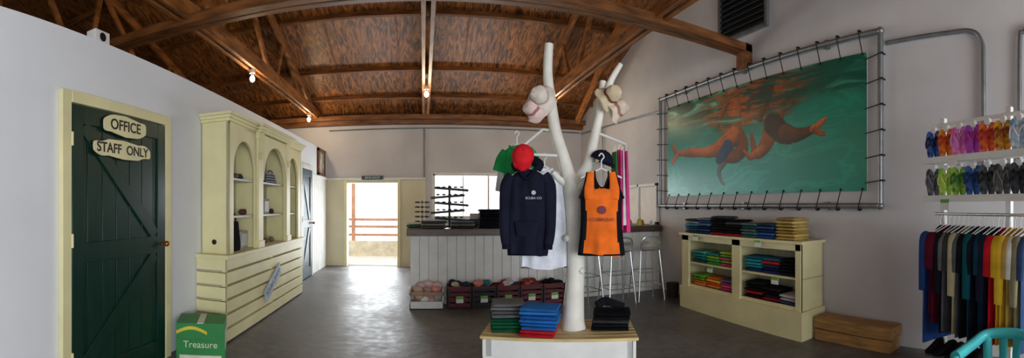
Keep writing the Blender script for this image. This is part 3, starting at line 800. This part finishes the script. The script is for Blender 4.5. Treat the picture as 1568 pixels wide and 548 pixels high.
def cap(name,loc,R,col,r=.09,col2=None):
    b=MB();m=cloth(col);m2=cloth(col2 or col)
    b.ell((0,0,0),(r,r*1.05,r*.95),m,20,8,z0=0.0,z1=.999)
    N=14
    rings=[]
    for i in range(5):
        q=i/4;yy=-r*.75-q*.075;w=r*.85*math.sqrt(max(0.02,1-(q*.96)**2.2))
        rings.append([V((w*math.cos(math.pi*k/N),yy+.02*abs(math.cos(math.pi*k/N)),.004-.018*abs(math.cos(math.pi*k/N))**2+.006)) for k in range(N+1)]+[V((w*math.cos(math.pi*k/N),yy+.02*abs(math.cos(math.pi*k/N)),-.018*abs(math.cos(math.pi*k/N))**2)) for k in range(N,-1,-1)])
    b.loft(rings,m2);b.ell((0,0,r*.95),(.008,.008,.005),m2,8,4)
    return b.build(name,loc=loc,R=R)
cap('baseball_cap',TL(-.365,-.245,1.765),(1.15,.1,root_rz+.15),(216,38,46),r=.082,col2=(190,30,40))
cap('baseball_cap',TL(.215,-.05,1.745),(.35,.2,root_rz+.8),(26,28,44),col2=(20,20,34))
def sunhat(name,loc,R,col,col2,rb=.16,rc=.085,band=None):
    b=MB();m=cloth(col);m2=cloth(col2);n=32;rings=[]
    prof=[(rb,-.02),(rb*.98,-.012),(rb*.8,.0),(rc*1.15,.012),(rc,.03),(rc*.98,.055),(rc*.92,.085),(rc*.7,.105),(rc*.3,.11),(.004,.11)]
    for (r,z) in prof:
        rings.append([V((r*math.cos(a)*(1+.05*math.sin(3*a+r*40)),r*math.sin(a),z+(.022*math.sin(2*a)+.010*math.sin(5*a))*(r/rb)**2)) for a in [2*math.pi*k/n for k in range(n)]])
    b.loft(rings,lambda i,j:m2 if i==4 else m,cap=True)
    return b.build(name,loc=loc,R=R)
sunhat('sun_hat',TL(-.245,-.07,2.22),(1.3,.3,root_rz-.3),(222,212,200),(190,170,160),rb=.115,rc=.07)
sunhat('sun_hat',TL(-.285,-.03,2.13),(1.1,-.3,root_rz-.7),(222,196,188),(160,110,110),rb=.10,rc=.064)
sunhat('sun_hat',TL(.27,-.06,2.23),(1.2,.4,root_rz+.4),(214,196,164),(120,80,60),rb=.11,rc=.066)
sunhat('sun_hat',TL(.32,-.02,2.14),(1.1,.6,root_rz+.8),(226,210,190),(170,130,110),rb=.10,rc=.064)
for i,(u,y,c,zt,L) in enumerate(((.335,.16,(60,120,60),1.84,.5),(.375,.18,(230,60,140),1.86,.66),(.405,.22,(226,226,226),1.86,.62),(.44,.26,(236,70,150),1.86,.68),(.36,.24,(200,60,120),1.84,.6),(.44,.31,(90,170,160),1.85,.5))):
    b=MB();rings=[]
    for k in range(12):
        t=k/11;rr=[]
        for j in range(20):
            a=2*math.pi*j/20;rr.append(V(((.012+.02*t)*math.cos(a)*(1+.3*math.sin(4*a+i)),(.05+.02*t)*math.sin(a)*(1+.12*math.sin(6*a)),-L*t)))
        rings.append(rr)
    b.loft(rings,cloth(c)); b.tube([(0,0,-.005),(0,0,.03),(.012,0,.05)],.004,white,6)
    b.build('hanging_sarong',loc=TL(u,y,zt),rz=root_rz+.2)
def bs(u,y,rz,cols,**k): stack('folded_shirts',TL(u,y,.4505),root_rz+rz,cols,**k)
bs(-.51,-.05,.2,[(24,90,60),(30,100,66),(28,96,60),(20,80,56),(110,112,112),(96,98,98),(120,122,122),(104,106,106)],w=.25,d=.26,t=.027)
bs(-.25,-.15,-.06,[(190,30,44),(200,40,50),(36,100,170),(40,110,190),(44,120,196),(36,100,176),(60,130,200),(40,110,186)],w=.27,d=.26,t=.026)
bs(.29,.0,-.1,[(20,20,24),(26,26,30),(60,60,62),(22,22,26),(18,18,22)],w=.28,d=.25,t=.028)
b=MB();m=cloth((24,24,28))
b.tube([(-.1,0,.02),(-.03,.03,.045),(.05,0,.03),(.12,.02,.01)],[.03,.035,.03,.02],m,12,smooth=4,flat=.6);b.build('crumpled_shirt',loc=TL(.28,.02,.60),rz=root_rz)

# ------------------------------------------------------------ sandal / shirt rack
RL=V((3.50,1.26,0));ra2=math.radians(-114.6)
def rack():
    root=bpy.data.objects.new('clothes_rack',None);scene.collection.objects.link(root);root.location=RL;root.rotation_euler=(0,0,ra2)
    b=MB();L=1.5
    for x in(.04,.75,1.48):
        b.bb(x-.025,x+.025,.05,.09,0,2.18,white);b.bb(x-.025,x+.025,-.2,.2,0,.06,white)
    for z in(1.79,1.46): b.bb(-.06,L,-.09,.05,z-.02,z,white);b.bb(-.06,L,-.1,-.085,z-.025,z+.03,white)
    for z in(2.10,1.95,1.62): b.bb(-.02,L,.03,.05,z,z+.03,white)
    b.cyl((-.0,-.0,1.33),(L,0,1.33),.013,chrome)
    for x in(.04,.75): b.beam((x,.06,1.33),(x,0,1.33),.02,.02,white)
    b.bb(0,L,-.1,.15,.1,.12,white)
    b.box((.22,-.105,1.41),(.1,.006,.09),white);b.box((.22,-.109,1.44),(.1,.005,.03),tag)
    b.box((.3,-.105,1.76),(.1,.006,.05),white)
    b.build('rack_frame',parent=root,bevel=.003)
rack()
def rp(x,y,z):
    return RL+Matrix.Rotation(ra2,3,'Z')@V((x,y,z))
def flipflops(x,z,c,c2):
    b=MB();mt=M('strap_%02x%02x%02x'%c2,C(*c2),rough=.5)
    pat=M('sole_%02x%02x%02x'%c,C(*c),rough=.7,var=.1,scale=30,dark=C(*c2),detail=2)
    for s in(-1,1):
        R=Matrix.Rotation(s*.06,3,'Y');pr=[]
        N=24
        for k in range(N):
            a=2*math.pi*k/N;zz=.125*math.sin(a);w=.043*(1+.16*math.sin(a))*(1-.12*math.exp(-((zz+.01)/.04)**2))
            pr.append((w*math.copysign(abs(math.cos(a))**.8,math.cos(a)),zz))
        fr=[(R@V((p[0],0,p[1])))+V((s*.034,s*.012,0)) for p in pr]
        rings=[[p+V((0,o,0)) for p in fr] for o in(-.008,.008)]
        b.loft(rings,pat)
        c0=V((s*.034,s*.012,0))
        b.tube([c0+R@V((-.04,-.008,-.02)),c0+R@V((-.02,-.03,.03)),c0+R@V((0,-.012,.07)),c0+R@V((.02,-.03,.03)),c0+R@V((.04,-.008,-.02))],.007,mt,8,smooth=4)
    b.box((0,.0,.125),(.05,.03,.045),white);b.tube([(0,0,.145),(0,.02,.165),(0,.05,.15)],.003,white,6)
    b.build('flip_flops',loc=rp(x,-.045,z),R=(0,0,ra2))
r1=[((60,110,210),(20,20,40)),((236,150,30),(200,60,30)),((226,60,170),(230,160,220)),((140,70,200),(200,60,160)),((240,130,30),(200,40,60)),((236,180,40),(150,60,30)),((60,150,200),(240,240,240)),((220,70,90),(240,220,220)),((70,180,90),(240,240,80)),((240,150,60),(60,60,60))]
r2=[((30,34,50),(130,130,140)),((110,200,50),(220,230,120)),((170,210,60),(40,120,60)),((50,110,190),(20,40,90)),((90,100,110),(20,20,20)),((24,24,28),(120,120,120)),((70,80,90),(20,20,20)),((220,180,60),(60,50,30)),((40,140,160),(240,240,240)),((24,24,28),(200,60,60))]
for i in range(10):
    x=.03+i*.148
    flipflops(x,1.93,*r1[i]);flipflops(x,1.60,*r2[i])
sc=[((40,70,130),.98),((92,20,44),.72),((100,24,48),.80),((26,28,40),.86),((110,112,116),.84),((60,60,64),.85),((196,186,150),.84),((92,96,100),.86),((24,26,30),.86),((20,90,100),.88),((26,28,44),.9),((20,66,86),.88),((30,34,56),.9),((200,30,44),.86),((230,184,50),.84),((238,194,60),.88),((206,166,90),.84),((236,236,230),.5),((150,140,110),.84),((60,80,120),.86)]
for i,(c,L) in enumerate(sc):
    x=.07+i*.052
    b=MB();m=cloth(c);rings=[]
    for k in range(11):
        t=k/10;w=.07+.13*min(1,t*9) if t<.12 else .2+.02*t
        d=.014+.016*t
        rings.append([V((d*math.cos(a)*(1+.35*t*math.sin(3*a+i)),w*math.sin(a),-.06*(abs(math.sin(a))) *(1 if t<.01 else .2)-L*t)) for a in [2*math.pi*j/20 for j in range(20)]])
    b.loft(rings,m)
    b.tube([(0,-.17,-.07),(-.0,-.21,-.14),(-.01,-.215,-.36 if i%3 else -.55)],[.04,.045,.036],m,12,smooth=4,flat=.5)
    b.tube([(0,-.15,-.06),(0,0,-.0),(0,.15,-.06)],.005,white,6);b.tube([(0,0,0),(0,0,.05),(0,.018,.075),(0,0,.093)],.004,white,6,smooth=3)
    b.build('hanging_shirt',loc=rp(x,0,1.24),R=(0,0,ra2+random.uniform(-.12,.12)))
def shoe(loc,rz):
    b=MB();m=cloth((30,30,34))
    rings=[]
    for (y,w,h) in((-.13,.02,.02),(-.11,.04,.035),(-.05,.045,.05),(.0,.04,.075),(.05,.036,.1),(.1,.036,.1),(.125,.02,.08)):
        rings.append(ring((0,y,h/2+.012),(1,0,0),(0,0,1),w,h/2,16,2.6))
    b.loft(rings,m);b.prism([(.05*math.cos(a)*(1-.1*math.sin(a)),.14*math.sin(a)) for a in [2*math.pi*k/20 for k in range(20)]],'z',0,.018,M('rubber_sole',C(80,84,90)))
    b.build('shoe',loc=loc,rz=rz)
for i in range(5): shoe(rp(.04+.115*i,-.03,.1205),ra2+.15*(-1)**i)
def chair():
    b=MB();m=M('turquoise_plastic',C(70,180,184),rough=.35,var=.03)
    pts=[(-.22,-.16,.46),(-.23,.05,.48),(-.2,.2,.515),(0,.26,.53),(.2,.2,.515),(.23,.05,.48),(.22,-.16,.46)]
    b.tube(pts,[.042]*7,m,14,smooth=6,flat=.85)
    rings=[ring((0,0,z),(1,0,0),(0,1,0),a,a*.95,28,3.5) for z,a in((.25,.2),(.28,.23),(.30,.225),(.285,.19),(.28,.1))]
    b.loft(rings,m)
    for s in(-1,1):
        b.tube([(s*.22,-.15,.47),(s*.21,-.17,.28),(s*.23,-.2,0)],[.032,.032,.024],m,12,smooth=4);b.tube([(s*.2,.19,.51),(s*.19,.18,.28),(s*.22,.22,0)],[.032,.032,.024],m,12,smooth=4)
    for x in(-.1,0,.1): b.tube([(x,.22,.28),(x,.25,.52)],[.03,.03],m,10,flat=.5)
    b.build('child_chair',loc=(2.56,.50,0),rz=-1.9)
chair()

# ------------------------------------------------------------ light
w=bpy.data.worlds.new('sky');scene.world=w;w.use_nodes=True
bg=w.node_tree.nodes['Background'];bg.inputs['Color'].default_value=(.93,.97,1,1);bg.inputs['Strength'].default_value=3.0
def area(name,loc,rot,sx,sy,e,col):
    l=bpy.data.lights.new(name,'AREA');l.shape='RECTANGLE';l.size=sx;l.size_y=sy;l.energy=e;l.color=col
    o=bpy.data.objects.new(name,l);scene.collection.objects.link(o);o.location=loc;o.rotation_euler=rot;return o
area('added_fill_behind_camera',(2.1,YF+.6,1.4),(math.pi/2,0,.55),2.6,2.3,175,(.90,.95,1))   # added fill lamp behind the camera, aimed to brighten the left wall
area('daylight_back_door',((DX0+DX1)/2,YB+.15,1.0),(-math.pi/2,0,0),1.1,1.8,55,(.90,.96,1))
area('daylight_window',((WX0+WX1)/2,YB+.15,1.6),(-math.pi/2,0,0),1.7,.95,45,(.90,.96,1))

# ------------------------------------------------------------ camera : stitched cylindrical panorama
cam=bpy.data.cameras.new('camera');co=bpy.data.objects.new('camera',cam);scene.collection.objects.link(co)
co.location=(0,0,1.4);co.rotation_euler=(math.pi/2,0,-.212)
cam.type='PANO';cam.lens=15;cam.clip_start=.05
F=700.
cam.panorama_type='CENTRAL_CYLINDRICAL'
cam.central_cylindrical_range_u_min=-858.5/F;cam.central_cylindrical_range_u_max=858.5/F
cam.central_cylindrical_range_v_min=-255/F;cam.central_cylindrical_range_v_max=345/F
cam.central_cylindrical_radius=1.0
scene.camera=co
